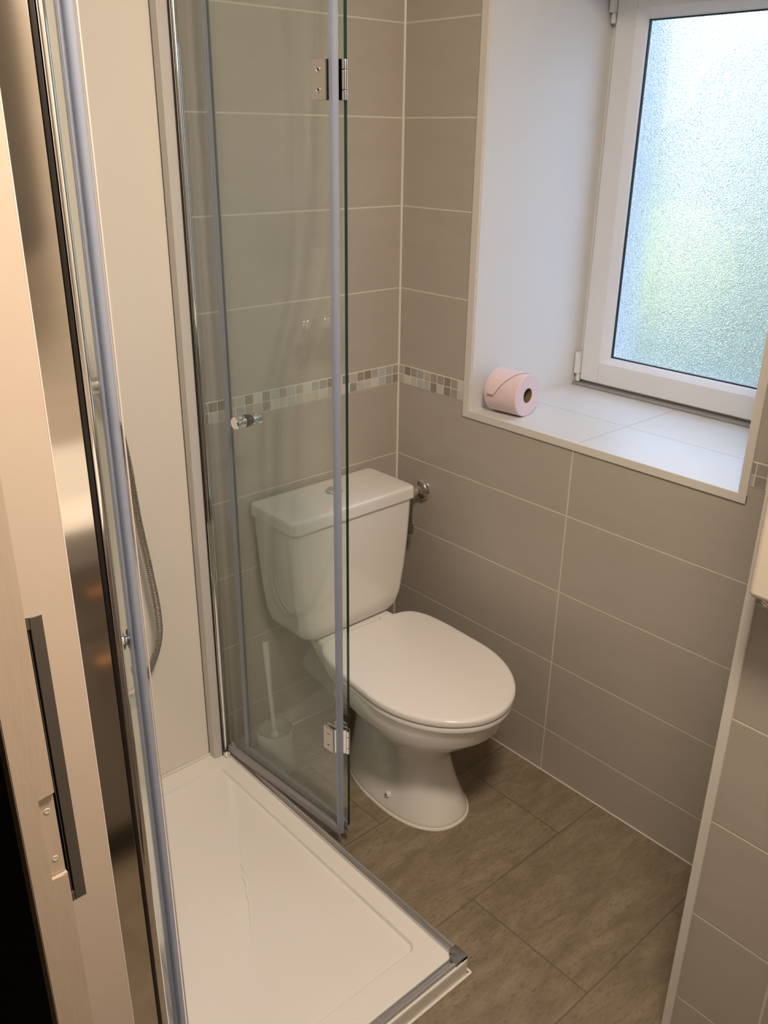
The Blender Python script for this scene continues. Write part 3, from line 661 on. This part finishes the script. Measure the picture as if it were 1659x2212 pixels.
# ------------------------------------------------------------ pink toilet roll on the sill
RC = Vector((.075, 0, OZ0+.0525)); ry0, ry1 = -.384, -.292
rdir = Vector((.10, -1, 0)).normalized()
ro = thing('toilet_roll', 'pale pink toilet roll lying on the tiled window sill', 'toilet roll', (.075, -.34, OZ0))
bm = B(); c0 = Vector((.062, -.292, RC.z)); L = .094; rr = .052
lathe(bm, [(.0185, 0), (rr-.002, 0), (rr, .002), (rr, L-.002), (rr-.002, L), (.0185, L), (.0185, 0)], c0, rdir, 56, cap=False); obj('paper', bm, m_pink, ro, smooth=40)
bm = B(); lathe(bm, [(.0184, .0005), (.0184, L-.0005), (.0172, L-.0005), (.0172, .0005), (.0184, .0005)], c0, rdir, 32, cap=False); lathe(bm, [(.0172, L*.35), (.0172, L*.36)], c0, rdir, 32); obj('cardboard_tube', bm, m_card, ro, label='brown cardboard core')
bm = B(); side = rdir.cross(Vector((0, 0, 1))).normalized(); cen = c0
ra, rb = [], []; nseg = 40
for k in range(nseg+1):                      # loose end folded to a point, laid round the roll on the room side
    tt = k/nseg; a = math.radians(66+tt*112); rad = rr+.0016+.006*tt**2
    rdv = Vector((0, 0, 1))*math.sin(a)+(side if side.x < 0 else -side)*(-math.cos(a))
    lo_ = .004+.026*tt; hi_ = L-.004-(L-.038)*tt**1.1
    ra.append(cen+rdv*rad+rdir*lo_*.5); rb.append(cen+rdv*rad+rdir*max(hi_, lo_*.5+.002))
def inn(p, d=.0009):
    q_ = p-cen; q_ = q_-rdir*q_.dot(rdir); return p-q_.normalized()*d
loft(bm, [[a_, b_, inn(b_), inn(a_)] for a_, b_ in zip(ra, rb)])
obj('loose_sheet', bm, m_pink, ro, smooth=0)

# ------------------------------------------------------------ wall heater on the stub wall
ht = thing('wall_heater', 'white boxy wall heater on the narrow tiled wall at the right edge', 'heater', (XS, -1.45, .975))
bm = B(); box(bm, -.505, XS-.012, -1.68, -1.245, .975, 1.62, .010, 4); obj('casing', bm, plain('cream_enamel', (.80, .72, .60), .25), ht)
bm = B(); box(bm, XS-.012, XS-.001, -1.62, -1.262, .99, 1.58, .002); obj('wall_bracket', bm, m_grey_pl, ht)
bm = B(); cyl(bm, (-.478, -1.268, .976), (-.478, -1.268, .962), .009, 16, .001); box(bm, -.492, -.462, -1.295, -1.262, .966, .9745, .002); obj('bottom_switch', bm, m_chrome, ht)

# ------------------------------------------------------------ vanity seen only as a reflection in the left post
vn = thing('vanity_unit', 'taupe vanity unit with white basin mirrored in the polished left post', 'vanity', (-.87, -1.86, 0))
VX0, VX1, VY = -1.20, -.56, -1.64
bm = B(); box(bm, VX0, VX1, YF+.002, VY-.018, .10, .765, .001); cab = obj('cabinet', bm, m_vanity, vn)
bm = B(); box(bm, VX0+.02, VX1-.02, YF+.02, VY-.045, 0, .10); obj('plinth', bm, m_plinth, vn, label='dark recessed plinth')
for z0, z1 in ((.105, .60), (.605, .762)):
    bm = B(); box(bm, VX0+.002, VX1-.002, VY-.018, VY, z0, z1, .002); d_ = obj('drawer_front', bm, m_vanity, vn)
    bm = B(); box(bm, -.99, -.91, VY, VY+.016, z1-.065, z1-.052, .003); obj('handle', bm, m_gold, d_, label='orange wood handle')
bm = B(); loft(bm, [rrect(VX0, VX1, YF+.002, VY+.005, .03, .7655), rrect(VX0-.004, VX1+.004, YF+.002, VY+.020, .04, .800), rrect(VX0-.004, VX1+.004, YF+.002, VY+.024, .04, .850), rrect(VX0+.001, VX1-.001, YF+.006, VY+.018, .04, .856),
    rrect(VX0+.04, VX1-.04, YF+.10, VY-.015, .08, .852), rrect(VX0+.08, VX1-.08, YF+.13, VY-.05, .10, .78), rrect(VX0+.16, VX1-.16, YF+.18, VY-.10, .08, .755)]); obj('basin', bm, m_cer, vn, smooth=45)
mc = thing('mirror_cabinet', 'round cornered mirror cabinet above the vanity, mirrored in the left post', 'mirror cabinet', (-1.0, YF, 1.30))
bm = B(); loft(bm, [[Vector((p.x, y, p.y)) for p in rrect(-1.20, -.83, 1.30, 2.0, .06, 0)] for y in (YF+.001, YF+.11)]); obj('cabinet_body', bm, m_vanity, mc)
bm = B(); loft(bm, [[Vector((p.x, y, p.y)) for p in rrect(-1.195, -.835, 1.305, 1.995, .056, 0)] for y in (YF+.11, YF+.116)]); obj('mirror', bm, m_mirror, mc)
